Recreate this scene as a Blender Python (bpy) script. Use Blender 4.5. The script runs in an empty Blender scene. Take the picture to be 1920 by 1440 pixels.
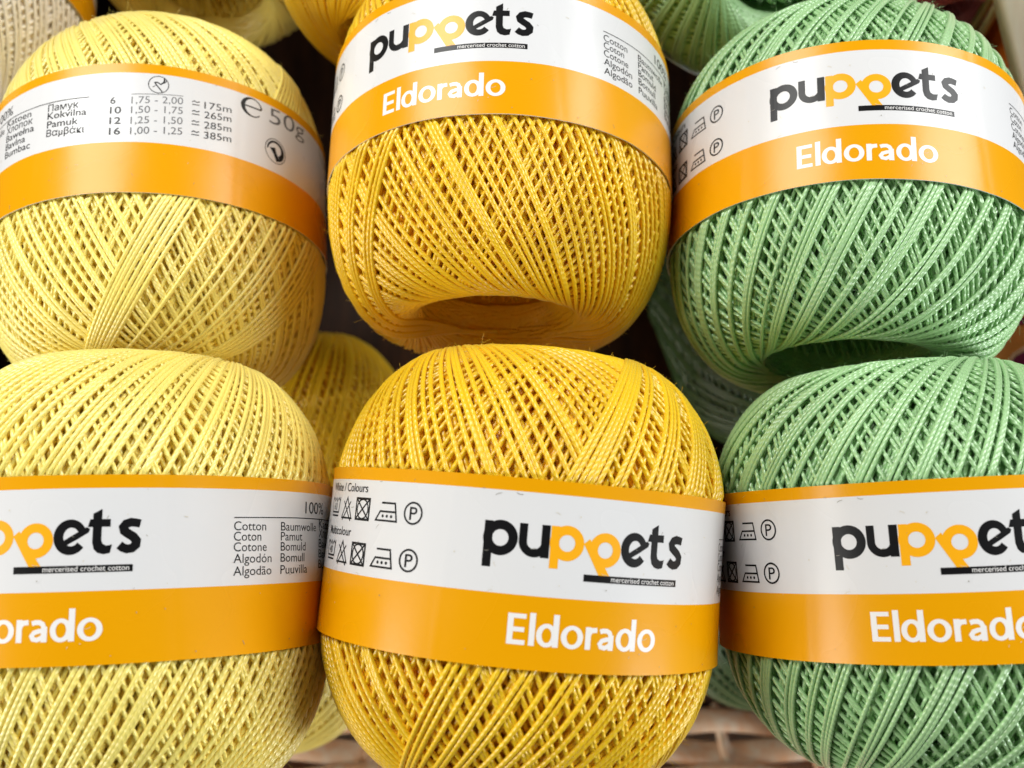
import bpy, bmesh, math, random
import numpy as np
from mathutils import Matrix, Vector

# ------------------------------------------------------------------ camera, light, exposure
S = 0.036                      # metres per ball radius (a ball is 7.2 cm across)
DEPTH = 9.80                   # basket floor, in ball radii below the camera
scene = bpy.context.scene
COL = scene.collection


def W(x, y, z):
    return Vector((x * S, y * S, (z + DEPTH) * S))


cam_data = bpy.data.cameras.new('camera')
cam = bpy.data.objects.new('camera', cam_data)
COL.objects.link(cam)
cam.location = W(0, 0, 0)
cam_data.sensor_width = 36.0
cam_data.lens = 18.0 / (960.0 / 1838.8)
cam_data.clip_start = 0.005
cam_data.clip_end = 20
cam_data.dof.use_dof = True
cam_data.dof.focus_distance = 4.72 * S
cam_data.dof.aperture_fstop = 18
scene.camera = cam

world = bpy.data.worlds.new('World')
scene.world = world
world.use_nodes = True
bg = world.node_tree.nodes['Background']
bg.inputs['Color'].default_value = (1.0, 0.95, 0.88, 1)
bg.inputs['Strength'].default_value = 0.05


def area(name, loc, target, size, size_y, power, color):
    d = bpy.data.lights.new(name, 'AREA')
    d.shape = 'RECTANGLE'
    d.size, d.size_y = size, size_y
    d.energy = power
    d.color = color
    o = bpy.data.objects.new(name, d)
    COL.objects.link(o)
    o.location = loc
    o.rotation_euler = (Vector(target) - Vector(loc)).to_track_quat('-Z', 'Y').to_euler()
    return o


area('window_light', (0.46, 0.34, 0.46), W(0.9, 0.3, -5.5), 0.30, 0.36, 3.2, (0.98, 0.99, 0.98))
area('ceiling_light', (-0.30, 0.42, 0.46), W(-1.4, 0.4, -5.5), 0.30, 0.30, 2.8, (0.99, 0.985, 0.95))
area('side_window_light', (0.60, -0.26, 0.36), W(1.6, -0.8, -5.2), 0.12, 0.34, 2.5, (0.95, 0.985, 1.0))
area('left_lamp_light', (-0.50, -0.16, 0.38), W(-1.6, -1.0, -5.2), 0.24, 0.30, 2.1, (1.0, 0.975, 0.92))

vs = scene.view_settings
vs.view_transform = 'Standard'
vs.look = 'None'
vs.exposure = 0.0
vs.gamma = 1.0
vs.use_curve_mapping = False
scene.render.engine = 'CYCLES'
scene.cycles.max_bounces = 14
scene.cycles.diffuse_bounces = 12

# ------------------------------------------------------------------ materials


def new_mat(name):
    m = bpy.data.materials.new(name)
    m.use_nodes = True
    return m, m.node_tree, m.node_tree.nodes['Principled BSDF']


def rgb(h):
    """sRGB 0..255 triple to linear"""
    out = []
    for c in h:
        c /= 255.0
        out.append(c / 12.92 if c <= 0.04045 else ((c + 0.055) / 1.055) ** 2.4)
    return (*out, 1)


def yarn_material(name, color, bump=0.00005, rough=0.40, coat=0.7):
    m, nt, b = new_mat(name)
    L = nt.links.new
    uv = nt.nodes.new('ShaderNodeUVMap')
    sep = nt.nodes.new('ShaderNodeSeparateXYZ')
    L(uv.outputs['UV'], sep.inputs[0])
    mul = nt.nodes.new('ShaderNodeMath'); mul.operation = 'MULTIPLY'; mul.inputs[1].default_value = 3.0
    L(sep.outputs['X'], mul.inputs[0])
    add = nt.nodes.new('ShaderNodeMath'); add.operation = 'ADD'
    L(mul.outputs[0], add.inputs[0]); L(sep.outputs['Y'], add.inputs[1])
    pi = nt.nodes.new('ShaderNodeMath'); pi.operation = 'MULTIPLY'; pi.inputs[1].default_value = math.pi
    L(add.outputs[0], pi.inputs[0])
    sn = nt.nodes.new('ShaderNodeMath'); sn.operation = 'SINE'; L(pi.outputs[0], sn.inputs[0])
    ab = nt.nodes.new('ShaderNodeMath'); ab.operation = 'ABSOLUTE'; L(sn.outputs[0], ab.inputs[0])
    bp = nt.nodes.new('ShaderNodeBump')
    bp.inputs['Strength'].default_value = 1.0
    bp.inputs['Distance'].default_value = bump
    L(ab.outputs[0], bp.inputs['Height'])
    L(bp.outputs['Normal'], b.inputs['Normal'])
    # slow dye variation along the thread
    tc = nt.nodes.new('ShaderNodeTexCoord')
    nz = nt.nodes.new('ShaderNodeTexNoise'); nz.inputs['Scale'].default_value = 160.0
    L(tc.outputs['Object'], nz.inputs['Vector'])
    hsv = nt.nodes.new('ShaderNodeHueSaturation')
    hsv.inputs['Color'].default_value = color
    mr = nt.nodes.new('ShaderNodeMapRange')
    mr.inputs['From Min'].default_value = 0.3; mr.inputs['From Max'].default_value = 0.7
    mr.inputs['To Min'].default_value = 0.94; mr.inputs['To Max'].default_value = 1.05
    L(nz.outputs['Fac'], mr.inputs['Value']); L(mr.outputs['Result'], hsv.inputs['Value'])
    L(hsv.outputs['Color'], b.inputs['Base Color'])
    b.inputs['Roughness'].default_value = rough
    b.inputs['Specular IOR Level'].default_value = 0.7
    b.inputs['Coat Weight'].default_value = coat
    b.inputs['Coat Roughness'].default_value = 0.25
    b.inputs['Coat IOR'].default_value = 1.6
    L(bp.outputs['Normal'], b.inputs['Coat Normal'])
    b.inputs['Sheen Weight'].default_value = 0.12
    b.inputs['Sheen Roughness'].default_value = 0.4
    return m


def paper_material(name, color, rough=0.27):
    m, nt, b = new_mat(name)
    L = nt.links.new
    tc = nt.nodes.new('ShaderNodeTexCoord')
    nz = nt.nodes.new('ShaderNodeTexNoise')
    nz.inputs['Scale'].default_value = 900.0; nz.inputs['Detail'].default_value = 3
    L(tc.outputs['Object'], nz.inputs['Vector'])
    bp = nt.nodes.new('ShaderNodeBump')
    bp.inputs['Strength'].default_value = 0.35; bp.inputs['Distance'].default_value = 0.00003
    L(nz.outputs['Fac'], bp.inputs['Height']); L(bp.outputs['Normal'], b.inputs['Normal'])
    n2 = nt.nodes.new('ShaderNodeTexNoise'); n2.inputs['Scale'].default_value = 45.0
    L(tc.outputs['Object'], n2.inputs['Vector'])
    mr = nt.nodes.new('ShaderNodeMapRange')
    mr.inputs['To Min'].default_value = rough - 0.07; mr.inputs['To Max'].default_value = rough + 0.09
    L(n2.outputs['Fac'], mr.inputs['Value']); L(mr.outputs['Result'], b.inputs['Roughness'])
    b.inputs['Base Color'].default_value = color
    b.inputs['Specular IOR Level'].default_value = 0.38
    return m


def plain(name, color, rough=0.5, spec=0.5):
    m, nt, b = new_mat(name)
    b.inputs['Base Color'].default_value = color
    b.inputs['Roughness'].default_value = rough
    b.inputs['Specular IOR Level'].default_value = spec
    return m


def wood_material(name, c1, c2, rough=0.3, scale=(60, 9, 60)):
    m, nt, b = new_mat(name)
    L = nt.links.new
    tc = nt.nodes.new('ShaderNodeTexCoord')
    mp = nt.nodes.new('ShaderNodeMapping'); mp.inputs['Scale'].default_value = scale
    L(tc.outputs['Object'], mp.inputs['Vector'])
    nz = nt.nodes.new('ShaderNodeTexNoise'); nz.inputs['Scale'].default_value = 4.0
    nz.inputs['Detail'].default_value = 5
    L(mp.outputs['Vector'], nz.inputs['Vector'])
    cr = nt.nodes.new('ShaderNodeValToRGB')
    cr.color_ramp.elements[0].position = 0.35; cr.color_ramp.elements[0].color = c1
    cr.color_ramp.elements[1].position = 0.68; cr.color_ramp.elements[1].color = c2
    L(nz.outputs['Fac'], cr.inputs['Fac']); L(cr.outputs['Color'], b.inputs['Base Color'])
    bp = nt.nodes.new('ShaderNodeBump'); bp.inputs['Distance'].default_value = 0.0002
    bp.inputs['Strength'].default_value = 0.5
    L(nz.outputs['Fac'], bp.inputs['Height']); L(bp.outputs['Normal'], b.inputs['Normal'])
    b.inputs['Roughness'].default_value = rough
    return m


M_PALE = yarn_material('pale_yellow_cotton', rgb((254, 236, 124)))
M_GOLD = yarn_material('golden_yellow_cotton', rgb((246, 202, 4)), coat=0.42)
M_GREEN = yarn_material('mint_green_cotton', rgb((170, 214, 152)), bump=0.00007, rough=0.36)
M_CREAM = yarn_material('cream_cotton', rgb((252, 243, 226)))
M_MAUVE = yarn_material('mauve_cotton', rgb((206, 110, 132)))
M_WHITE = paper_material('white_paper', rgb((224, 224, 225)))
M_ORANGE = paper_material('orange_printed_paper', rgb((234, 162, 0)))
M_BLACK = plain('black_ink', rgb((18, 18, 20)), 0.34, 0.3)
M_DARK = plain('thin_black_ink', rgb((24, 24, 26)), 0.45, 0.15)
M_GREY = plain('grey_ink', rgb((104, 104, 106)), 0.45, 0.2)
M_LOGO = plain('orange_ink', rgb((250, 176, 16)), 0.33)
M_INKWHITE = plain('white_ink', rgb((240, 238, 236)), 0.33)
M_WICKER = wood_material('varnished_wicker', rgb((248, 196, 152)), rgb((255, 234, 210)), 0.2)
M_SHADEWICKER = wood_material('shade_darkened_wicker', rgb((40, 22, 10)), rgb((66, 38, 18)), 0.55)  # basket floor darkened in colour to stand in for shade between the balls
M_RIM = wood_material('pale_rim_wood', rgb((244, 218, 196)), rgb((253, 236, 220)), 0.4)
M_LINER = wood_material('rust_card', rgb((190, 92, 18)), rgb((214, 116, 30)), 0.5)
M_CORD = plain('olive_cord', rgb((186, 172, 120)), 0.6)
M_CARD = plain('tan_card', rgb((224, 158, 84)), 0.45)
M_PURPLE = plain('purple_print', rgb((124, 44, 100)), 0.4)
M_CARDLINE = plain('cream_print', rgb((240, 214, 190)), 0.4)

# ------------------------------------------------------------------ helpers


def mesh_from(name, verts, faces_flat, loop_n, uvs=None):
    """fast quad/poly mesh: faces_flat = flat vertex indices, loop_n = vertices per face"""
    me = bpy.data.meshes.new(name)
    verts = np.asarray(verts, np.float32)
    faces_flat = np.asarray(faces_flat, np.int32)
    me.vertices.add(len(verts)); me.vertices.foreach_set('co', verts.ravel())
    me.loops.add(len(faces_flat)); me.loops.foreach_set('vertex_index', faces_flat)
    nf = len(faces_flat) // loop_n
    me.polygons.add(nf)
    me.polygons.foreach_set('loop_start', np.arange(nf, dtype=np.int32) * loop_n)
    me.polygons.foreach_set('loop_total', np.full(nf, loop_n, np.int32))
    me.polygons.foreach_set('use_smooth', np.ones(nf, bool))
    if uvs is not None:
        l = me.uv_layers.new(name='UVMap')
        l.data.foreach_set('uv', np.asarray(uvs, np.float32).ravel())
    me.update(calc_edges=True)
    me.validate()
    return me


def link(name, me, parent=None, mats=(), matrix=None):
    o = bpy.data.objects.new(name, me)
    COL.objects.link(o)
    if me is not None:
        have = [m for m in me.materials]
        for m in mats:
            if m not in have:
                me.materials.append(m)
    if parent is not None:
        o.parent = parent
    if matrix is not None:
        o.matrix_local = matrix
    return o


def tag(o, label, cat, group=None, kind=None):
    if label: o['label'] = label
    if cat: o['category'] = cat
    if group: o['group'] = group
    if kind: o['kind'] = kind
    return o


# ------------------------------------------------------------------ the shape of a ball
CTRL = np.array([(1.0, 0.0), (1.0, .13), (.999, .27), (.985, .41), (.945, .56), (.875, .70), (.775, .825), (.66, .915),
                 (.55, .96), (.455, .955), (.385, .90), (.345, .81), (.33, .66), (.325, .40), (.325, .0)])


def catmull(P, n):
    P = np.vstack([2 * P[0] - P[1], P, 2 * P[-1] - P[-2]])
    out = []
    for i in range(1, len(P) - 2):
        p0, p1, p2, p3 = P[i - 1:i + 3]
        t = np.linspace(0, 1, n, endpoint=False)[:, None]
        out.append(0.5 * ((2 * p1) + (-p0 + p2) * t + (2 * p0 - 5 * p1 + 4 * p2 - p3) * t ** 2 + (-p0 + 3 * p1 - 3 * p2 + p3) * t ** 3))
    out.append(P[-2][None])
    return np.vstack(out)


# a squarer end with a recessed hole (the ends that sag over the row below)
CTRL_SQ = np.array([(1.0, 0.0), (1.0, .2), (1.0, .37), (.986, .54), (.942, .70), (.855, .84), (.735, .935), (.615, .96),
                    (.515, .925), (.44, .845), (.39, .735), (.375, .60), (.40, .42), (.43, .2), (.44, .0)])
PROF = {}; _ds = {}; _cache = {}


def set_profile(h_top, h_bot, sq_bot=0.0):
    """heights of the two ends of the ball, and how square the lower one is"""
    for side, h, sq in ((1, h_top, 0.0), (-1, h_bot, sq_bot)):
        P = catmull(CTRL * (1 - sq) + CTRL_SQ * sq, 40)
        P[:, 0] = np.minimum(P[:, 0], 1.0)
        z = P[:, 1]
        P[:, 1] = np.where(z > .33, .33 + (z - .33) * (h - .33) / (.96 - .33), z)
        PROF[side] = P
        _ds[side] = np.r_[0, np.cumsum(np.hypot(*np.diff(P, axis=0).T))]
    _cache.clear()


set_profile(1.0, 1.0)


def prof_at(s, side):
    P, D = PROF[side], _ds[side]
    r = np.interp(s, D, P[:, 0]); z = np.interp(s, D, P[:, 1])
    e = 0.004
    dr = np.interp(s + e, D, P[:, 0]) - np.interp(s - e, D, P[:, 0])
    dz = np.interp(s + e, D, P[:, 1]) - np.interp(s - e, D, P[:, 1])
    k = np.hypot(dr, dz) + 1e-9
    return r, z * side, dz / k, -dr / k * side          # outward normal (nr, nz)


def geodesic(c, n, side):
    """half of a winding, equator to the turn round the hole: s, phi"""
    key = (round(c, 4), n, side)
    if key in _cache: return _cache[key]
    P, D = PROF[side], _ds[side]
    c = max(c, float(P[:, 0].min()) + .006)
    i = np.argmax(P[:, 0] < c)
    s_end = np.interp(-c, -P[i - 1:i + 1, 0], D[i - 1:i + 1])
    t = np.linspace(0, 1, 1500)
    s = s_end * (1 - (1 - t) ** 2)
    sm = 0.5 * (s[1:] + s[:-1])
    r = np.interp(sm, D, P[:, 0])
    dphi = c * np.diff(s) / (r * np.sqrt(np.maximum(r * r - c * c, 1e-6)))
    phi = np.r_[0, np.cumsum(dphi)]
    q = np.linspace(0, 1, n)
    q = q * 0.55 + 0.45 * (1 - (1 - q) ** 1.5)     # a little denser at the turn
    ss = np.interp(q, t, s); pp = np.interp(q, t, phi)
    _cache[key] = (ss, pp)
    return ss, pp


def windings(specs, rad, nseg, sides, rng):
    specs = [(*q, 0)[:5] for q in specs]
    """specs: list of (direction, phi0, c, sink).  Returns verts, faces, uvs of all threads."""
    V, F, U = [], [], []
    base = 0
    a = np.linspace(0, 2 * np.pi, sides, endpoint=False)
    ca, sa = np.cos(a), np.sin(a)
    for d, phi0, c, sink, half in specs:
        H_ = {}
        for side in ((1, -1) if half == 0 else (half,)):
            s_, p_ = geodesic(c, nseg, side)
            H_[side] = (p_ * side, *prof_at(s_, side))
        if half == 0:
            pp, r, z, nr, nz = [np.r_[b[::-1], a[1:]] for a, b in zip(H_[1], H_[-1])]
        elif half > 0:
            pp, r, z, nr, nz = H_[1]
        else:
            pp, r, z, nr, nz = [b[::-1] for b in H_[-1]]
        ss = pp
        k = len(ss)
        # gentle waviness so that neighbours are not ruled lines
        q = np.linspace(-1, 1, k) if half == 0 else (np.linspace(0, 1, k) if half > 0 else np.linspace(-1, 0, k))
        wob = 0.0018 * np.sin(q * rng.uniform(2, 6) + rng.uniform(0, 6)) + 0.0007 * np.sin(q * rng.uniform(9, 17) + rng.uniform(0, 6))
        ph = phi0 + d * pp + wob * 1.6
        off = sink + 0.004 * np.sin(q * rng.uniform(3, 8) + rng.uniform(0, 6)) * 0.5 - 0.002
        # dive at the very end of the turn
        off = off + 0.03 * np.clip((np.abs(q) - 0.965) / 0.035, 0, 1) ** 2
        # the band pinches the threads it covers
        pin = np.clip((0.408 - np.abs(z)) / 0.034, 0, 1)
        off = np.maximum(off, pin * (0.0225 + (sink + .009) * 0.5))
        rr = r - off * nr; zz = z - off * nz
        C = np.stack([rr * np.sin(ph), zz, rr * np.cos(ph)], 1)
        N = np.stack([nr * np.sin(ph), nz, nr * np.cos(ph)], 1)
        T = np.gradient(C, axis=0)
        T /= np.linalg.norm(T, axis=1)[:, None] + 1e-12
        N = N - (N * T).sum(1)[:, None] * T
        N /= np.linalg.norm(N, axis=1)[:, None] + 1e-12
        B = np.cross(T, N)
        rd = rad * rng.uniform(0.93, 1.06)
        ring = C[:, None, :] + rd * (ca[None, :, None] * N[:, None, :] + sa[None, :, None] * B[:, None, :])
        V.append(ring.reshape(-1, 3))
        arc = np.r_[0, np.cumsum(np.linalg.norm(np.diff(C, axis=0), axis=1))] / 0.031 + rng.uniform(0, 1)
        i = np.arange(k - 1)[:, None]; j = np.arange(sides)[None, :]
        j2 = (j + 1) % sides
        f = np.stack([i * sides + j, (i + 1) * sides + j, (i + 1) * sides + j2, i * sides + j2], -1)
        F.append(f.reshape(-1) + base)
        u0 = np.broadcast_to(j / sides, (k - 1, sides)); u1 = np.broadcast_to((j + 1) / sides, (k - 1, sides))
        v0 = np.broadcast_to(arc[:-1, None], (k - 1, sides)); v1 = np.broadcast_to(arc[1:, None], (k - 1, sides))
        U.append(np.stack([np.stack([u0, v0], -1), np.stack([u0, v1], -1), np.stack([u1, v1], -1), np.stack([u1, v0], -1)], 2).reshape(-1, 2))
        base += k * sides
    return np.vstack(V), np.concatenate(F), np.vstack(U)


def core_shell(sink, nphi=128, step=4):
    """closed body under the threads"""
    A = {}
    for side in (1, -1):
        idx = np.arange(0, len(PROF[side]), step)
        r, z, nr, nz = prof_at(_ds[side][idx], side)
        A[side] = (r - sink * nr, z - sink * nz)
    r = np.r_[A[-1][0][::-1], A[1][0][1:]]; z = np.r_[A[-1][1][::-1], A[1][1][1:]]
    k = len(r)
    ph = np.linspace(0, 2 * np.pi, nphi, endpoint=False)
    V = np.stack([r[:, None] * np.sin(ph), np.broadcast_to(z[:, None], (k, nphi)), r[:, None] * np.cos(ph)], -1).reshape(-1, 3)
    i = np.arange(k - 1)[:, None]; j = np.arange(nphi)[None, :]; j2 = (j + 1) % nphi
    F = np.stack([i * nphi + j, i * nphi + j2, (i + 1) * nphi + j2, (i + 1) * nphi + j], -1).reshape(-1)
    # uv with the thread scale, so that the bump reads as packed threads
    u0 = np.broadcast_to(j * 1.0, (k - 1, nphi)) / 3.0
    v0 = np.broadcast_to(i * 0.12, (k - 1, nphi))
    U = np.stack([np.stack([u0, v0], -1), np.stack([u0 + 1 / 3, v0], -1), np.stack([u0 + 1 / 3, v0 + .12], -1), np.stack([u0, v0 + .12], -1)], 2).reshape(-1, 2)
    return V, F, U


def fuzz(n, rng):
    """stray fibres standing off the threads: three-sided hair-thin tubes"""
    V, F, U = [], [], []
    base = 0
    for _ in range(n):
        ph = rng.uniform(0, 2 * np.pi)
        r, z, nr, nz = [float(q[0]) for q in prof_at(np.array([rng.uniform(0.38, 1.35)]), int(rng.choice([-1, 1])))]
        P = np.array([r * np.sin(ph), z, r * np.cos(ph)]); N = np.array([nr * np.sin(ph), nz, nr * np.cos(ph)])
        d = N * rng.uniform(0.1, .7) + rng.normal(size=3) * 0.9; d /= np.linalg.norm(d)
        bend = rng.normal(size=3) * 0.9
        L = rng.uniform(0.012, 0.04)
        t = np.linspace(0, 1, 5)[:, None]
        C = P - N * 0.008 + L * (d * t + bend * t * t * 0.5)
        e1 = np.cross(d, [0.3, 0.5, 0.8]); e1 /= np.linalg.norm(e1); e2 = np.cross(d, e1)
        rad = 0.0007
        aa = np.array([0, 2.094, 4.189])
        ring = C[:, None] + rad * (np.cos(aa)[None, :, None] * e1 + np.sin(aa)[None, :, None] * e2)
        V.append(ring.reshape(-1, 3))
        i = np.arange(4)[:, None]; j = np.arange(3)[None]; j2 = (j + 1) % 3
        F.append(np.stack([i * 3 + j, (i + 1) * 3 + j, (i + 1) * 3 + j2, i * 3 + j2], -1).reshape(-1) + base)
        U.append(np.zeros((48, 2)))
        base += 15
    return np.vstack(V), np.concatenate(F), np.vstack(U)


def offsets(lo, hi, pattern, rng, tight=0.0262):
    """angles of threads from lo to hi. pattern: list of group sizes, gaps between groups"""
    out = []; x = lo; i = 0
    while x < hi:
        g, gp = pattern[i % len(pattern)]; i += 1
        for k in range(g):
            out.append(x + rng.normal() * 0.0016); x += tight
        x += gp + rng.normal() * 0.007 - tight
    return out


def hole_strands(rng, rad, sq, count=70):
    """threads lying along the inside of the hollow core"""
    V, F, U = [], [], []; base = 0
    for q in range(count):
        t = np.linspace(-.86, .86, 40)
        ph = 2 * np.pi * q / count + rng.normal() * .03 + (1.0 if q % 3 else -1.3) * t + .05 * np.sin(t * 5 + rng.uniform(0, 6))
        r = (.318 if sq < .3 else .362) - .020 * (q % 3) + rng.normal() * .004 + (.05 if sq < .3 else -.02) * np.clip(np.abs(t) - .6, 0, 1)
        C = np.stack([r * np.sin(ph), t, r * np.cos(ph)], 1)
        T = np.gradient(C, axis=0); T /= np.linalg.norm(T, axis=1)[:, None]
        N = np.stack([np.sin(ph), 0 * ph, np.cos(ph)], 1); N -= (N * T).sum(1)[:, None] * T; N /= np.linalg.norm(N, axis=1)[:, None]
        B = np.cross(T, N)
        a = np.linspace(0, 2 * np.pi, 6, endpoint=False)
        ring = C[:, None] + rad * (np.cos(a)[None, :, None] * N[:, None] + np.sin(a)[None, :, None] * B[:, None])
        V.append(ring.reshape(-1, 3))
        i = np.arange(39)[:, None]; j = np.arange(6)[None]; j2 = (j + 1) % 6
        F.append(np.stack([i * 6 + j, (i + 1) * 6 + j, (i + 1) * 6 + j2, i * 6 + j2], -1).reshape(-1) + base)
        v = np.broadcast_to(np.arange(39)[:, None] * 2.0, (39, 6)); u = np.broadcast_to(j / 6, (39, 6))
        U.append(np.stack([np.stack([u, v], -1), np.stack([u, v + 2], -1), np.stack([u + 1 / 6, v + 2], -1), np.stack([u + 1 / 6, v], -1)], 2).reshape(-1, 2))
        base += 240
    return np.vstack(V), np.concatenate(F), np.vstack(U)


def through(angle, v, d, c):
    """phi0 of a thread that passes the given angle at height v"""
    side = 1 if v > 0 else -1
    ss, p = geodesic(c, 200, side)
    _, z, _, _ = prof_at(ss, side)
    m = int(np.argmax(np.abs(z))) + 1
    return angle - d * side * float(np.interp(abs(v), np.abs(z[:m]), p[:m]))


def make_winding(name, mat, top_dir, top, extra=(), seed=1, detail=1.0, hairs=1600, c0=0.43, h=1.0, rad=.0132, hb=None, sq=0.0, loose=1.0):
    """top: (from, to, pattern, half); extra: (direction, angles at the band edge, c, sink, half)"""
    set_profile(h, hb or h, sq)
    rng = np.random.default_rng(seed)
    parts = [core_shell(0.078 * loose)]
    n = int(70 * detail)
    full = 2 * np.pi
    tight = rad * 2.08
    g = rad / .0132                       # finer thread is wound closer

    def offs(lo, hi, pat): return offsets(lo, hi, [(k, w * g) for k, w in pat], rng, tight)
    sp = []
    for ph in offs(0, full, [(1, .040)]): sp.append((top_dir, ph, c0 - 0.05 + rng.normal() * .008, 0.072 * loose * (.25 + .75 * g)))
    for ph in offs(0, full, [(k, w * loose) for k, w in [(1, .060), (2, .062)]]): sp.append((-top_dir, ph, c0 - 0.03 + rng.normal() * .008, 0.058 * loose * (.25 + .75 * g)))
    for ph in offs(0, full, [(k, w * loose) for k, w in [(2, .080), (1, .066), (1, .064)]]): sp.append((top_dir, ph, c0 - 0.01 + rng.normal() * .007, 0.041 * loose * (.25 + .75 * g)))
    for ph in offs(0, full, [(k, w * loose) for k, w in [(1, .064), (1, .070), (1, .060), (2, .070)]]): sp.append((-top_dir, ph, c0 + 0.0 + rng.normal() * .005, 0.0265 * loose * (.25 + .75 * g)))
    # a few turns that run over the lip into the hole, and the strands along its inside
    for ph in offs(0, full, [(1, .075), (2, .080)]): sp.append((rng.choice([-1, 1]), ph, .352 + rng.normal() * .006, 0.055))
    parts.append(windings(sp, rad, n, 6, rng))
    parts.append(hole_strands(rng, rad, sq))
    sp = []
    for lo, hi, pat, half in top:
        for ph in offs(lo, hi, pat): sp.append((top_dir, ph, c0 + 0.015 + rng.normal() * .005, 0.0125, half))
    for dr, angles, c, sink, half in extra:
        for a in angles:
            cc = c + rng.normal() * .003
            sp.append((dr, through(a, .39 * half, dr, cc), cc, sink, half))
    parts.append(windings(sp, rad, int(n * 1.3), 8, rng))
    if hairs: parts.append(fuzz(hairs, rng))
    V, F, U = [], [], []; b = 0
    for v, f, u in parts:
        V.append(v); F.append(f + b); U.append(u); b += len(v)
    me = mesh_from(name, np.vstack(V) * S, np.concatenate(F), 4, np.vstack(U))
    me.materials.append(mat)
    return me


# ------------------------------------------------------------------ the paper band and its print
H = 0.781
LEV = (-H / 2, -0.0918, 0.3336, H / 2)
RB = 1.004                   # band radius
THK = 0.006


CREASES = ((-.42, .0016, .012, .05), (.80, -.0014, .016, -.1), (1.95, .0015, .014, .08), (3.08, -.0012, .018, .05), (-2.2, .0016, .02, 0))


def ripple(a, v):
    """the paper is not a perfect cylinder: slow waves and a slightly lifted lower edge"""
    e = max(0.0, abs(v) - .24) / .15
    cr = sum(h * math.exp(-((math.remainder(a - a0 - v * sl, 2 * math.pi)) / w) ** 2) for a0, h, w, sl in CREASES)
    return (cr + 0.0016 * math.sin(3 * a + v * 2) + 0.0011 * math.sin(7 * a + 1 + v * 4) + 0.0005 * math.sin(17 * a + 2 + v * 9)
            + e * e * (0.0018 + 0.0018 * math.sin(5 * a + 2) + 0.0010 * math.sin(11 * a + (4 if v > 0 else 1))))


def band_mesh(full=True):
    n = 360
    bm = bmesh.new()
    rings = []
    vs_ = [LEV[0], -.34, -.28, -.215, -.15, LEV[1], -.02, .05, .12, .19, .26, LEV[2], .362, LEV[3]]
    def ring(v, r, flare):
        row = []
        for i in range(n):
            a = 2 * math.pi * i / n
            rr = r + flare + ripple(a, v)
            row.append(bm.verts.new((rr * math.sin(a) * S, v * S, rr * math.cos(a) * S)))
        return row
    outer = [ring(v, RB, 0) for v in vs_]
    inner = [ring(v, RB - THK, 0) for v in (vs_[0], vs_[-1])]
    mats = [1] * 5 + [0] * 6 + [1] * 2
    for k in range(len(outer) - 1):
        for i in range(n):
            f = bm.faces.new((outer[k][i], outer[k][(i + 1) % n], outer[k + 1][(i + 1) % n], outer[k + 1][i]))
            f.material_index = mats[k]; f.smooth = True
    low = ring(vs_[0], RB, 0); top = ring(vs_[-1], RB, 0)
    for i in range(n):
        j = (i + 1) % n
        f = bm.faces.new((low[i], inner[0][i], inner[0][j], low[j])); f.material_index = 0
        f = bm.faces.new((top[i], top[j], inner[1][j], inner[1][i])); f.material_index = 0
        f = bm.faces.new((inner[0][i], inner[1][i], inner[1][j], inner[0][j])); f.material_index = 0; f.smooth = True
    me = bpy.data.meshes.new('label_band')
    bm.to_mesh(me); bm.free()
    # sharp paper edges
    me.materials.append(M_WHITE); me.materials.append(M_ORANGE)
    return me


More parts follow.
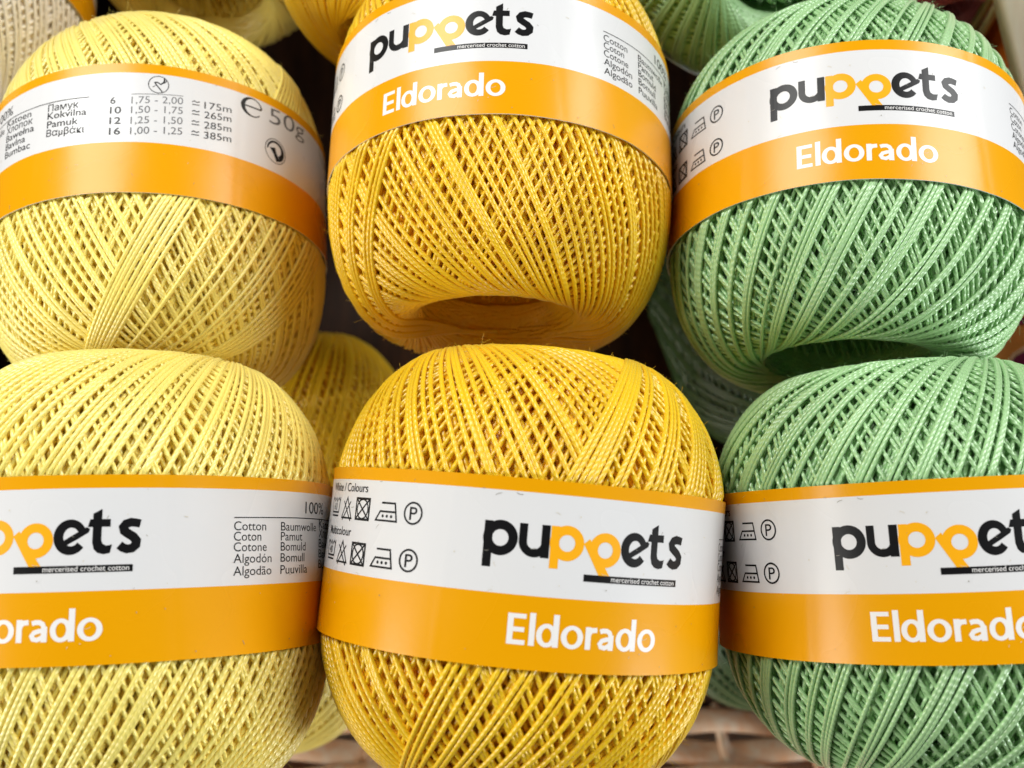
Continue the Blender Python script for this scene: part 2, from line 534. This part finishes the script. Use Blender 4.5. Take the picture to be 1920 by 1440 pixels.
class Print:
    """flat ink in label units (ball radii along the band, height), bent round the band at the end"""
    def __init__(self):
        self.polys = []; self.lift = 0.0004

    def up(self):
        self.lift += 0.00003

    def poly(self, pts, mat=0):
        self.polys.append(([tuple(p) for p in pts], mat, self.lift)); self.up()

    def tris(self, tl, mat=0):
        for t in tl: self.polys.append((t, mat, self.lift))
        self.up()

    def quads_strip(self, L, Rr, mat=0, closed=False):
        n = len(L); out = []
        for i in range(n if closed else n - 1):
            j = (i + 1) % n
            out.append([L[i], L[j], Rr[j], Rr[i]])
        self.tris(out, mat)

    def stroke(self, pts, w, mat=0, closed=False):
        pts = [Vector((p[0], p[1])) for p in pts]
        n = len(pts); L = []; Rr = []
        for i in range(n):
            a = pts[(i - 1) % n] if (closed or i > 0) else pts[i]
            b = pts[(i + 1) % n] if (closed or i < n - 1) else pts[i]
            d1 = (pts[i] - a); d2 = (b - pts[i])
            if d1.length < 1e-9: d1 = d2
            if d2.length < 1e-9: d2 = d1
            d1 = d1.normalized(); d2 = d2.normalized()
            t = (d1 + d2)
            t = t.normalized() if t.length > 1e-6 else d1
            nn = Vector((-t.y, t.x)); k = min(2.0, 1.0 / max(0.3, abs(t.dot(d1))))
            wi = w[i] if isinstance(w, (list, tuple)) else w
            L.append(tuple(pts[i] + nn * wi * 0.5 * k)); Rr.append(tuple(pts[i] - nn * wi * 0.5 * k))
        self.quads_strip(L, Rr, mat, closed)

    def ring(self, cx, cy, ro, ri, mat=0, a0=0, a1=360, sy=1.0, n=40, dx=0, dy=0):
        full = abs(a1 - a0) >= 360
        m = n if full else n + 1
        A = [math.radians(a0 + (a1 - a0) * i / n) for i in range(m)]
        L = [(cx + ro * math.cos(a), cy + ro * sy * math.sin(a)) for a in A]
        Rr = [(cx + dx + ri * math.cos(a), cy + dy + ri * sy * math.sin(a)) for a in A]
        self.quads_strip(L, Rr, mat, full)

    def disc(self, cx, cy, r, mat=0, n=14):
        self.poly([(cx + r * math.cos(2 * math.pi * i / n), cy + r * math.sin(2 * math.pi * i / n)) for i in range(n)], mat)

    def text(self, s, x0, x1, base, cap, mat=0, bold=0.0, slope=0.0):
        """x1 None: natural width"""
        def mk(body):
            c = bpy.data.curves.new('t', 'FONT'); c.body = body; c.offset = bold; c.resolution_u = 4
            o = bpy.data.objects.new('t', c); COL.objects.link(o)
            bpy.context.view_layer.update()
            me = bpy.data.meshes.new_from_object(o.evaluated_get(bpy.context.evaluated_depsgraph_get()))
            bpy.data.objects.remove(o); bpy.data.curves.remove(c)
            return me
        e = mk('E'); cy = max(v.co.y for v in e.vertices) - min(v.co.y for v in e.vertices); cb = min(v.co.y for v in e.vertices)
        bpy.data.meshes.remove(e)
        me = mk(s)
        xs = [v.co.x for v in me.vertices]
        lo, hi = min(xs), max(xs)
        ky = cap / cy
        kx = (x1 - x0) / (hi - lo) if x1 is not None else ky * 0.92
        tl = []
        for p in me.polygons:
            q = []
            for vi in p.vertices:
                co = me.vertices[vi].co
                x = x0 + (co.x - lo) * kx
                q.append((x, base + (co.y - cb) * ky + (x - x0) * slope))
            tl.append(q)
        bpy.data.meshes.remove(me)
        self.tris(tl, mat)

    def mesh(self, name, mats):
        bm = bmesh.new()
        lay = bm.faces.layers.float.new('lift')
        for pts, mat, lift in self.polys:
            vs_ = [bm.verts.new((p[0], p[1], lift)) for p in pts]
            try:
                f = bm.faces.new(vs_)
            except ValueError:
                continue
            f.material_index = mat
        # cut long faces so that the ink follows the curve of the band
        xs = [v.co.x for v in bm.verts]
        x = math.floor(min(xs) / 0.02) * 0.02
        while x < max(xs):
            bmesh.ops.bisect_plane(bm, geom=bm.verts[:] + bm.edges[:] + bm.faces[:], plane_co=(x, 0, 0), plane_no=(1, 0, 0), dist=1e-6)
            x += 0.02
        n = 0
        for v in bm.verts:
            u, h, l = v.co
            r = RB + ripple(u, h) + l
            v.co = (r * math.sin(u) * S, h * S, r * math.cos(u) * S)
        for f in bm.faces:
            f.smooth = False
            c = f.calc_center_median(); f.normal_update()
            if f.normal.dot(Vector((c.x, 0, c.z))) < 0: f.normal_flip()
        me = bpy.data.meshes.new(name)
        bm.to_mesh(me); bm.free()
        for m in mats: me.materials.append(m)
        return me


def brand_print():
    p = Print()
    K, O = 0, 1
    def letter_p(x, mat):
        p.poly([(x, .203), (x + .036, .203), (x + .0375, .012 + (.015 if mat else 0)), (x + .0005, .012 + (.015 if mat else 0))], mat)
        p.ring(x + .070, .135, .0735, .0345, mat)
    letter_p(-.262, K)
    p.poly([(-.114, .203), (-.080, .203), (-.080, .128), (-.114, .128)], K)
    p.ring(-.0495, .130, .0645, .0305, K, 180, 360, 1.0)
    p.poly([(-.021, .203), (.0145, .203), (.0145, .066), (-.021, .066)], K)
    letter_p(.0185, O)
    p.poly([(.161, .139), (.186, .161), (.216, .118), (.284, .0135), (.234, .0135)], O)
    p.ring(.258, .119, .0725, .034, O)
    # e with the slanting bar that runs into the t
    A = [math.radians(a) for a in range(20, 325, 8)]
    L = [(.398 + .0665 * math.cos(a), .1305 + .0735 * math.sin(a)) for a in A]
    R_ = [(.402 + .0315 * math.cos(a), .1315 + .0385 * math.sin(a)) for a in A]
    p.quads_strip(L, R_, K)
    p.poly([(.362, .110), (.372, .090), (.425, .120), (.470, .148), (.4755, .163), (.462, .171), (.42, .146)], K)
    # t
    p.poly([(.486, .226), (.521, .246), (.521, .115), (.526, .101), (.540, .093), (.5635, .096), (.556, .062), (.532, .057), (.508, .063), (.493, .078), (.486, .105)], K)
    p.poly([(.475, .203), (.555, .203), (.555, .171), (.466, .171)], K)
    # s
    p.stroke([(.672, .182), (.655, .186), (.635, .1885), (.616, .182), (.606, .168), (.610, .152), (.627, .1395), (.645, .128), (.658, .112),
              (.656, .093), (.642, .080), (.622, .077), (.606, .083), (.592, .094)],
             [.034, .035, .036, .036, .036, .036, .037, .037, .036, .036, .036, .036, .036, .035], K)
    p.poly([(.170, .0135), (.648, .0135), (.648, -.0158), (.170, -.0158)], K)
    p.up(); p.up()
    p.text('mercerised crochet cotton', .294, .634, -.0100, .0220, 2, 0.0)
    return p.mesh('brand_lettering', [M_BLACK, M_LOGO, M_INKWHITE])


def name_print():
    p = Print()
    B, X, A = -.292, -.2005, -.160          # baseline, x-height, ascender

    def box(x0, y0, x1, y1): p.poly([(x0, y0), (x1, y0), (x1, y1), (x0, y1)])

    def bowl(cx, rx, inner, ry=.0475, iry=.0270, n=44):
        cy = (B + X) / 2
        T = [2 * math.pi * i / n for i in range(n)]
        p.quads_strip([(cx + rx * math.cos(t), cy + ry * math.sin(t)) for t in T],
                      [(cx + inner * math.cos(t), cy + iry * math.sin(t)) for t in T], 0, True)
    t, h = .0245, .0190                     # stem and bar thickness
    box(-.131, B, -.131 + t, -.167)
    box(-.131 + t, B, -.055, B + h); box(-.131 + t, -.167 - h, -.055, -.167); box(-.131 + t, -.240, -.060, -.240 + h)
    box(-.0405, B, -.0405 + t, A)
    bowl(.0330, .0430, .0200, iry=.0300); box(.0585, B, .0585 + t, A)
    bowl(.1405, .0475, .0235, iry=.0300)
    box(.1975, B, .1975 + t, X); p.stroke([(.2105, -.240), (.2150, -.224), (.2250, -.2135), (.2485, -.2115)], .0205)
    box(.3010, B, .3010 + t, -.230)
    p.stroke([(.2620, -.2170), (.2760, -.2125), (.2930, -.2125), (.3060, -.2200), (.3130, -.2360)], .0195)
    p.stroke([(.3130, -.2455), (.2920, -.2475), (.2725, -.2535), (.2630, -.2665), (.2690, -.2785), (.2860, -.2825), (.3040, -.2735), (.3125, -.2610)], .0185)
    bowl(.3800, .0440, .0205, iry=.0300); box(.4090, B, .4090 + t, A)
    bowl(.4925, .0490, .0250, iry=.0300)
    return p.mesh('name_lettering', [M_INKWHITE])


def care_print():
    p = Print()
    w = .0085
    for dy, num in ((0, '60'), (-.202, '40')):
        b = .156 + dy
        # wash basin with temperature and a bar under it
        x0, x1 = -1.300, -1.180
        p.stroke([(x0 - .008, b + .092), (x0 + .004, b + .020), (x1 - .004, b + .020), (x1 + .008, b + .092)], w)
        p.stroke([(x0, b + .078), (x0 + .02, b + .088), (x0 + .04, b + .070), (x0 + .06, b + .088), (x0 + .08, b + .070), (x0 + .10, b + .088), (x1, b + .076)], w * .8)
        p.stroke([(x0 + .004, b + .004), (x1 - .004, b + .004)], w)
        p.text(num, x0 + .032, x1 - .034, b + .030, .034, 0, 0)
        # struck-out triangle
        p.stroke([(-1.130, b - .002), (-1.022, b - .002), (-1.078, b + .092)], w, 0, True)
        p.stroke([(-1.122, b - .014), (-1.038, b + .075)], w * .9)
        p.stroke([(-1.030, b - .014), (-1.116, b + .075)], w * .9)
        # struck-out tumble dryer
        x0, x1 = -.980, -.872
        p.stroke([(x0, b - .002), (x1, b - .002), (x1, b + .092), (x0, b + .092)], w * 1.2, 0, True)
        p.ring((x0 + x1) / 2, b + .045, .048, .040, 0)
        p.stroke([(x0, b - .002), (x1, b + .092)], w)
        p.stroke([(x0, b + .092), (x1, b - .002)], w)
        # iron, three dots
        p.stroke([(-.788, b + .081), (-.706, b + .081), (-.690, b + .003), (-.820, b + .003), (-.793, b + .043), (-.700, b + .043)], w)
        for k in range(3): p.disc(-.775 + k * .026, b + .023, .007)
        # dry clean P
        p.ring(-.602, b + .046, .050, .0415, 0)
        p.text('P', -.620, -.580, b + .017, .056, 0, 0.005)
    p.text('White / Colours', -1.300, -.895, .277, .039, 0, 0.004)
    p.text('Multicolour', -1.298, -1.003, .074, .039, 0, 0.004)
    return p.mesh('care_symbols', [M_DARK])


def fibre_print():
    p = Print()
    B = (.150, .104, .057, .006, -.049)
    for x, x1s, words in ((1.074, (1.247, 1.22, 1.252, 1.282, 1.282), ('Cotton', 'Coton', 'Cotone', 'Algodón', 'Algodão')),
                          (1.339, (1.634, 1.50, 1.53, 1.52, 1.546), ('Baumwolle', 'Pamut', 'Bomuld', 'Bomull', 'Puuvilla'))):
        for w, b, x1 in zip(words, B, x1s): p.text(w, x, x1, b, .040, 0, 0.003)
    for w, b, x1 in zip(('Katoen', 'Хлопок', 'Bawełna', 'Bavlna', 'Bumbac'), (.169, .122, .073, .023, -.028), (1.895, 1.91, 1.925, 1.86, 1.903)):
        p.text(w, 1.668, x1, b, .041, 0, 0.003, -.06)
    for w, b, x1 in zip(('Памук', 'Kokvilna', 'Pamuk', 'Βαμβάκι'), (.147, .099, .046, -.008), (2.207, 2.255, 2.21, 2.249)):
        p.text(w, 2.018, x1, b, .041, 0, 0.003, -.06)
    p.text('100%', 1.525, 1.722, .235, .056, 0, 0)
    p.stroke([(1.074, .207), (1.45, .211), (1.72, .210), (2.0, .202), (2.267, .193)], .0045)
    return p.mesh('fibre_list', [M_DARK])


def size_print():
    p = Print()
    rows = (('6', '1,75 - 2,00', '≃ 175m'), ('10', '1,50 - 1,75', '≃ 265m'), ('12', '1,25 - 1,50', '≃ 285m'), ('16', '1,00 - 1,25', '≃ 385m'))
    for (a, b, c), v in zip(rows, (.140, .080, .016, -.048)):
        p.text(a, 2.382, 2.410 if len(a) == 1 else 2.442, v, .042, 0, 0.016)
        p.text(b, 2.493, 2.758, v + .001, .042, 1, -0.004, .085)
        # almost-equal sign drawn by hand
        y = v + .025
        p.stroke([(2.806, y + .026), (2.818, y + .034), (2.832, y + .027), (2.846, y + .035)], .0055, 2)
        p.stroke([(2.806, y + .010), (2.846, y + .012)], .0055, 2)
        p.text(c[2:], 2.872, 3.026, v + .024, .042, 2, -0.001, .12)
    p.stroke([(2.491, .199), (2.759, .216)], .003, 1)
    cx, cy = 2.629, .268
    p.ring(cx, cy, .054, .050, 0, n=40)
    p.stroke([(cx + .030, cy + .046), (cx + .028, cy + .020), (cx + .012, cy + .002), (cx - .006, cy + .014), (cx - .022, cy + .012)], .0065, 0)
    p.stroke([(cx - .022, cy + .014), (cx - .004, cy - .012), (cx + .022, cy - .046)], .006, 0)
    p.stroke([(cx - .030, cy - .018), (cx - .012, cy - .002)], .004, 1)
    p.stroke([(cx + .012, cy + .004), (cx + .036, cy + .018), (cx + .040, cy + .034)], .004, 0)
    return p.mesh('size_table', [M_BLACK, M_GREY, M_DARK])


def weight_print():
    p = Print()
    # the e-mark
    cx, cy = 3.153, .266
    A = [math.radians(a) for a in range(12, 322, 7)]
    L = [(cx + .070 * math.cos(a), cy + .062 * math.sin(a)) for a in A]
    R_ = [(cx + .008 + .052 * math.cos(a), cy + .0535 * math.sin(a)) for a in A]
    p.quads_strip(L, R_, 0)
    p.poly([(cx - .06, cy + .004), (cx - .06, cy - .005), (cx + .062, cy - .001), (cx + .071, cy + .018), (cx + .058, cy + .018), (cx + .054, cy + .008)], 0)
    p.text('50g', 3.274, 3.586, .219, .100, 1, -0.004, .11)
    return p.mesh('weight_mark', [M_BLACK, M_GREY])


def cycle_print():
    p = Print()
    cx, cy, r = 3.322, .048, .080
    p.ring(cx, cy, r, r - .006, 1, n=48)
    # two arrows chasing each other
    A = [math.radians(a) for a in range(-60, 181, 8)]
    L = [(cx + .066 * math.cos(a), cy + .066 * math.sin(a)) for a in A]
    R_ = []
    for i, a in enumerate(A):
        k = i / (len(A) - 1)
        ri = .030 + .030 * k
        R_.append((cx + .004 + ri * math.cos(a), cy + .002 + ri * math.sin(a)))
    p.quads_strip(L, R_, 0)
    p.poly([(cx - .045, cy + .010), (cx - .004, cy + .022), (cx + .002, cy - .004), (cx + .034, cy - .055), (cx + .004, cy - .066), (cx - .018, cy - .020)], 0)
    return p.mesh('recycling_mark', [M_DARK, M_GREY])


def lint_print():
    """stray fibres and specks of dust on the paper"""
    p = Print(); r = random.Random(9)
    for _ in range(70):
        u, v = r.uniform(-3.1, 3.1), r.uniform(-.36, .36)
        a = r.uniform(0, 6.28); L = r.uniform(.008, .030); b = r.uniform(-1.2, 1.2)
        pts = [(u, v)]
        for k in range(5):
            u += L / 5 * math.cos(a); v += L / 5 * math.sin(a); a += b / 5; pts.append((u, v))
        p.stroke(pts, r.uniform(.0012, .0024), r.choice([0, 0, 1]))
    for _ in range(60): p.disc(r.uniform(-3.1, 3.1), r.uniform(-.36, .36), r.uniform(.0012, .0030), r.choice([0, 1]), 7)
    return p.mesh('lint', [plain('grey_lint', rgb((150, 146, 134)), .8), plain('pale_lint', rgb((206, 196, 170)), .8)])


BAND = band_mesh()
PRINTS = [('brand_lettering', brand_print()), ('name_lettering', name_print()), ('care_symbols', care_print()),
          ('fibre_list', fibre_print()), ('size_table', size_print()), ('weight_mark', weight_print()), ('recycling_mark', cycle_print()), ('lint', lint_print())]


def pose_matrix(x, y, z, pitch, roll, scale=1.0):
    R = Matrix.Rotation(roll, 4, 'Z') @ Matrix.Rotation(pitch, 4, 'X')
    return Matrix.Translation(W(x, y, z)) @ R @ Matrix.Scale(scale, 4)


def ball(pose, spin, winding, label, group, printed=True, band=True, scale=1.0):
    e = bpy.data.objects.new('yarn_ball', None)
    COL.objects.link(e)
    e.empty_display_size = 0.01
    e.matrix_world = pose_matrix(*pose, scale=scale)
    tag(e, label, 'ball of yarn', group)
    link('yarn_winding', winding, e)
    if band:
        b = link('label_band', BAND, e)
        b.rotation_euler = (0, -spin, 0)
        if printed:
            for n, me in PRINTS:
                link(n, me, b)
    return e


# ------------------------------------------------------------------ the wicker basket (floor, walls, rim)
def splint(p0, p1, amp_dir, amp, n_waves, phase, width_dir, width, thick, nseg=90):
    """flat woven strip from p0 to p1, waving over and under stakes; returns verts, faces"""
    p0, p1, amp_dir, width_dir = map(lambda v: np.array(v, float), (p0, p1, amp_dir, width_dir))
    t = np.linspace(0, 1, nseg)[:, None]
    C = p0 + (p1 - p0) * t + amp_dir * amp * np.sin(t * n_waves * np.pi + phase)
    prof = [(-.5, 0), (-.42, .35), (-.2, .5), (0, .55), (.2, .5), (.42, .35), (.5, 0), (.42, -.35), (0, -.5), (-.42, -.35)]
    V = np.stack([C + width_dir * width * a + amp_dir * thick * b for a, b in prof], 1).reshape(-1, 3)
    k = len(prof)
    i = np.arange(nseg - 1)[:, None]; j = np.arange(k)[None]; j2 = (j + 1) % k
    F = np.stack([i * k + j, i * k + j2, (i + 1) * k + j2, (i + 1) * k + j], -1).reshape(-1)
    return V, F


def to_world(V):
    V = np.asarray(V, float).copy()
    V[:, 2] += DEPTH
    return V * S


def combine(name, parts, mat, parent):
    V, F = [], []; b = 0
    for v, f in parts:
        V.append(v); F.append(f + b); b += len(v)
    me = mesh_from(name, to_world(np.vstack(V)), np.concatenate(F), 4)
    return link(name, me, parent, [mat])


def box_part(lo, hi):
    x0, y0, z0 = lo; x1, y1, z1 = hi
    V = np.array([(x0, y0, z0), (x1, y0, z0), (x1, y1, z0), (x0, y1, z0), (x0, y0, z1), (x1, y0, z1), (x1, y1, z1), (x0, y1, z1)], float)
    F = np.array([0, 3, 2, 1, 4, 5, 6, 7, 0, 1, 5, 4, 1, 2, 6, 5, 2, 3, 7, 6, 3, 0, 4, 7])
    return V, F


def bar_part(p0, p1, r, n=10):
    p0 = np.array(p0, float); p1 = np.array(p1, float)
    d = p1 - p0; d /= np.linalg.norm(d)
    e1 = np.cross(d, [0.31, 0.2, 0.93]); e1 /= np.linalg.norm(e1); e2 = np.cross(d, e1)
    a = np.linspace(0, 2 * np.pi, n, endpoint=False)
    ring = r * (np.cos(a)[:, None] * e1 + np.sin(a)[:, None] * e2)
    ts = np.linspace(0, 1, 6)
    V = np.vstack([p0 + (p1 - p0) * t + ring for t in ts])
    i = np.arange(5)[:, None]; j = np.arange(n)[None]; j2 = (j + 1) % n
    F = np.stack([i * n + j, i * n + j2, (i + 1) * n + j2, (i + 1) * n + j], -1).reshape(-1)
    return V, F


XL, XR, YB, YT = -4.9, 3.95, -3.22, 5.2      # inner walls of the basket
FL = -DEPTH + 0.13                           # top of the woven floor
basket = bpy.data.objects.new('wicker_basket', None)
COL.objects.link(basket)
basket.location = (0, 0, 0)
tag(basket, 'varnished brown wicker basket with pale rim holding all the yarn balls', 'basket')
rnd = random.Random(4)
combine('floor_panel', [box_part((XL, YB, -DEPTH), (XR, YT, -DEPTH + .03))], M_SHADEWICKER, basket)
def front_y(z): return YB - .52 * (z + DEPTH)


pts = []
z = -DEPTH + .20; k = 0
nrm = np.array([0, 1, .52]) / math.hypot(1, .52); slope = np.array([0, -.52, 1]) / math.hypot(1, .52)
while z < -6.4:
    y = front_y(z)
    pts.append(splint((XL, y, z), (XR, y, z), nrm, .055, 10.5, k * math.pi + .9, slope, .30, .11)); z += .30; k += 1
combine('front_wall_weave', pts, M_WICKER, basket)
pts = []
for i in range(11):
    x = XL + (XR - XL) * (i + (math.pi / 2 - .9) / math.pi) / 10.5
    pts.append(bar_part((x, front_y(-DEPTH), -DEPTH), (x, front_y(-6.3), -6.3), .055))
combine('stake', pts, M_WICKER, basket)
zb = -6.3
V = np.array([(XL, front_y(-DEPTH) - .25, -DEPTH), (XR, front_y(-DEPTH) - .25, -DEPTH), (XR, front_y(zb) - .25, zb), (XL, front_y(zb) - .25, zb)], float)
V = np.vstack([V, V + np.array([0, -.08, 0])])
combine('front_wall_backing', [(V, np.array([0, 3, 2, 1, 4, 5, 6, 7, 0, 1, 5, 4, 1, 2, 6, 5, 2, 3, 7, 6, 3, 0, 4, 7]))], M_WICKER, basket)
combine('back_wall', [box_part((XL, YT, -DEPTH), (XR, YT + .12, -6.2))], M_SHADEWICKER, basket)
combine('left_wall', [box_part((XL - .12, YB, -DEPTH), (XL, YT, -6.2))], M_SHADEWICKER, basket)
combine('right_wall', [box_part((XR + .02, YB, -DEPTH), (XR + .14, YT, -6.75))], M_LINER, basket)
yr = front_y(-6.2)
combine('front_rim', [splint((XL, yr, -6.2), (XR, yr, -6.2), (0, 0, 1), .01, 5, 0, (0, 1, 0), .34, .2)], M_RIM, basket)
# open lattice in front of the right wall
pts = []
for q in range(7):
    y0 = -2.4 + q * 1.15
    pts.append(bar_part((XR - .05, y0, -9.7), (XR - .20, y0 + 1.1, -6.75), .035))
    pts.append(bar_part((XR - .05, y0 + .16, -9.7), (XR - .20, y0 + 1.26, -6.75), .035))
    pts.append(bar_part((XR - .12, y0 + 1.0, -9.7), (XR - .27, y0 - .1, -6.75), .030))
combine('lattice', pts, M_CORD, basket)


def prism_part(poly, z0, z1):
    n = len(poly)
    V = np.array([(x, y, z0) for x, y in poly] + [(x, y, z1) for x, y in poly], float)
    F = [0, 3, 2, 1, 4, 5, 6, 7]
    for i in range(4): F += [i, (i + 1) % 4, 4 + (i + 1) % 4, 4 + i]
    return V, np.array(F)


combine('side_rim', [prism_part([(3.54, 1.95), (4.6, 1.95), (4.6, 5.2), (2.75, 5.2)], -6.86, -6.7)], M_RIM, basket)

# ------------------------------------------------------------------ the six balls in front
G1 = 'crochet cotton balls in the two front rows'
PAT_EVEN = [(1, .068), (1, .074), (1, .064), (2, .078), (1, .066), (1, .072), (3, .075), (1, .068)]
PAT_PAIR = [(3, .105), (2, .090), (4, .100), (2, .085), (3, .115), (1, .080)]
PAT_GREEN = [(3, .165), (2, .140), (4, .160), (3, .150), (2, .125), (3, .180), (1, .120), (4, .170)]
PAT_SOLO = [(2, .078), (1, .068), (3, .090), (1, .066), (2, .080), (1, .070), (1, .072)]
PAT_WIDE = [(6, .085), (3, .090), (5, .075), (2, .080), (7, .095), (3, .085)]
tau = 2 * math.pi


def run(a, b, n):
    return list(np.linspace(a, b, n))


w_tl = make_winding('pale_winding_a', M_PALE, -1, [(0, tau, PAT_SOLO, -1), (0, tau, PAT_WIDE, 1)], h=1.04, hb=1.17, sq=.85, seed=11, rad=.0110, extra=[
    (1, run(.329, .525, 8), .44, -.010, -1), (1, [.70], .45, -.006, -1), (1, run(.84, .90, 2), .45, -.006, -1), (1, [1.0], .45, -.006, -1),
    (1, run(1.08, 1.17, 3), .45, -.006, -1), (1, run(1.3, 1.5, 6), .45, -.006, -1), (1, run(1.0, 1.2, 8), .45, -.008, 1)])
w_tc = make_winding('gold_winding_a', M_GOLD, -1, [(0, tau, PAT_EVEN, 0)], h=1.05, hb=1.19, sq=.7, seed=22, rad=.0122, c0=.43, extra=[
    (1, run(-.815, -.743, 3), .42, -.010, -1), (1, run(-.608, -.538, 3), .42, -.010, -1), (1, run(-1.1, -.95, 4), .42, -.010, -1)])
w_tr = make_winding('green_winding_a', M_GREEN, 1, [(0, tau, PAT_GREEN, 0)], loose=1.3, h=.99, hb=1.07, sq=.55, seed=33, rad=.0104)
w_bl = make_winding('pale_winding_b', M_PALE, 1, [(0, tau, PAT_SOLO, 0)], h=1.03, hb=1.12, sq=.5, seed=44, rad=.0112)
w_bc = make_winding('gold_winding_b', M_GOLD, -1, [(0, tau, PAT_EVEN, 0)], h=1.04, seed=55, rad=.0124, extra=[
    (1, run(.131, .268, 6), .44, -.012, 1), (1, [.345, .382], .44, -.012, 1), (1, run(.518, .623, 4), .44, -.012, 1), (1, run(.76, .90, 5), .44, -.012, 1), (1, run(1.05, 1.25, 5), .44, -.012, 1),
    (1, [-.294, -.258, -.222], .45, -.012, -1), (1, [-.165, -.085, -.05, .03, .062, .15, .225, .255, .345, .42, .50, .53, .62, .72, .75, .78, .87, .95, 1.02, 1.10, 1.13, 1.16], .45, -.012, -1)])
w_br = make_winding('green_winding_b', M_GREEN, 1, [(0, tau, PAT_GREEN, 0)], loose=1.3, h=.99, seed=66, rad=.0104)

ball((-2.2072, 1.1042, -6.2478, -0.2809, 0.0699), 2.327, w_tl,
     'pale yellow ball whose band shows the thread size table and 50g mark', G1)
ball((-0.0652, 1.4208, -5.8923, -0.2854, -0.0172), 0.5096, w_tc,
     'golden yellow ball with its hollow lower end showing', G1)
ball((1.9423, 1.0752, -5.7998, -0.2879, -0.0629), 0.4129, w_tr,
     'mint green ball with its dark hollow end showing and whole logo', G1)
ball((-1.9427, -0.9419, -5.0479, -0.173, 0.0271), 0.2886, w_bl,
     'pale yellow ball whose band shows a cut-off logo and Cotton word list', G1)
ball((0.0562, -0.9231, -5.0661, -0.1386, -0.0895), -0.0623, w_bc,
     'golden yellow ball with washing symbols on its slanting band', G1)
ball((2.0842, -0.9291, -5.1286, -0.151, 0.0457), 0.4273, w_br,
     'mint green ball whose logo is cut off by the right picture edge', G1)

# ------------------------------------------------------------------ the balls behind and below
G2 = 'blurred balls behind and beneath the front rows'
low = dict(detail=.55, hairs=0)
w_bg_pale = make_winding('pale_winding_back', M_PALE, 1, [(0, tau, PAT_PAIR, 0)], seed=71, **low)
w_bg_gold = make_winding('gold_winding_back', M_GOLD, 1, [(0, tau, PAT_EVEN, 0)], seed=72, **low)
M_SHADEGREEN = yarn_material('shade_darkened_green_cotton', rgb((62, 96, 52)))  # shade of the gaps put into the green of both low balls
w_bg_shade_green = make_winding('shade_green_winding', M_SHADEGREEN, -1, [(0, tau, PAT_PAIR, 0)], seed=77, **low)
w_bg_green = make_winding('green_winding_back', M_GREEN, -1, [(0, tau, PAT_PAIR, 0)], seed=73, **low)
w_bg_cream = make_winding('cream_winding_back', M_CREAM, -1, [(0, tau, [(1, .062), (1, .070), (1, .056)], 0)], seed=74, detail=.8, hairs=60)
w_bg_mauve = make_winding('mauve_winding_back', M_MAUVE, -1, [(0, tau, PAT_PAIR, 0)], seed=75, **low)


def at(px, py, z):
    return (px - 960) / 1838.8 * -z, (720 - py) / 1838.8 * -z, z


ball((*at(-105, -45, -7.0), -.30, 0.05), 1.0, w_bg_cream, 'cream cotton ball at the top left corner behind the pale yellow ball', G2)
ball((*at(395, -195, -7.7), -.25, 0.1), 2.0, w_bg_pale, 'blurred olive yellow ball hanging over the upper left pale ball', G2)
ball((*at(805, -150, -6.7), -.2, -.15), 2.6, w_bg_gold, 'golden ball tucked behind the top of the upper golden ball', G2)
ball((*at(1405, -140, -7.0), -.95, 0.1), 2.2, w_bg_green, 'blurred green ball with a black hole, behind the two upper right balls', G2)
ball((*at(1722, -98, -8.2), -.2, 0.2), 2.2, w_bg_mauve, 'small mauve ball behind the upper green ball', G2, band=False, scale=.72)
ball((*at(565, 860, -8.6), -.1, 0.2), 2.2, w_bg_gold, 'dim yellow ball in the dark gap between the four left balls', G2, band=False)
ball((*at(505, 1140, -8.0), -.1, -.2), 2.0, w_bg_pale, 'shaded yellow ball showing below the lower left ball', G2, band=False)
ball((*at(1450, 600, -8.5), -.4, 0.3), 2.4, w_bg_shade_green, 'nearly black green ball in shade beneath the upper green ball', G2, band=False)
ball((*at(1455, 1090, -8.7), -.1, 0.1), 2.4, w_bg_shade_green, 'dim green ball glimpsed low between the lower golden and green balls', G2, band=False)

# ------------------------------------------------------------------ a printed card leaning at the right side
card = bpy.data.objects.new('printed_card', None)
COL.objects.link(card)
tag(card, 'tan and purple printed card standing at the right edge behind the green balls', 'card')


def card_piece(name, poly, mat, depth, lift, parent):
    bm = bmesh.new()
    P = [Vector(at(px, py, -7.35 + lift)) for px, py in poly]
    bot = [bm.verts.new((p.x * S, p.y * S, (p.z - depth + DEPTH) * S)) for p in P]
    top = [bm.verts.new((p.x * S, p.y * S, (p.z + DEPTH) * S)) for p in P]
    bm.faces.new(top); bm.faces.new(bot[::-1])
    n = len(P)
    for i in range(n): bm.faces.new((bot[i], bot[(i + 1) % n], top[(i + 1) % n], top[i]))
    bmesh.ops.recalc_face_normals(bm, faces=bm.faces)
    me = bpy.data.meshes.new(name); bm.to_mesh(me); bm.free()
    return link(name, me, parent, [mat])


card_piece('card_sheet', [(1760, 470), (2010, 470), (2010, 860), (1760, 860)], M_CARD, .03, 0, card)
card_piece('orange_panel', [(1800, 480), (2008, 480), (2008, 588), (1892, 597), (1800, 640)], M_ORANGE, .008, .010, card)
card_piece('purple_stripe', [(1800, 641), (1892, 598), (2008, 589), (2008, 600), (1895, 610), (1800, 655)], M_PURPLE, .008, .010, card)
card_piece('cream_outline', [(1880, 690), (1900, 662), (1935, 640), (2008, 636), (2008, 760), (1880, 760)], M_CARDLINE, .008, .010, card)
card_piece('purple_panel', [(1887, 695), (1905, 668), (1940, 649), (2008, 644), (2008, 755), (1887, 755)], M_PURPLE, .008, .020, card)
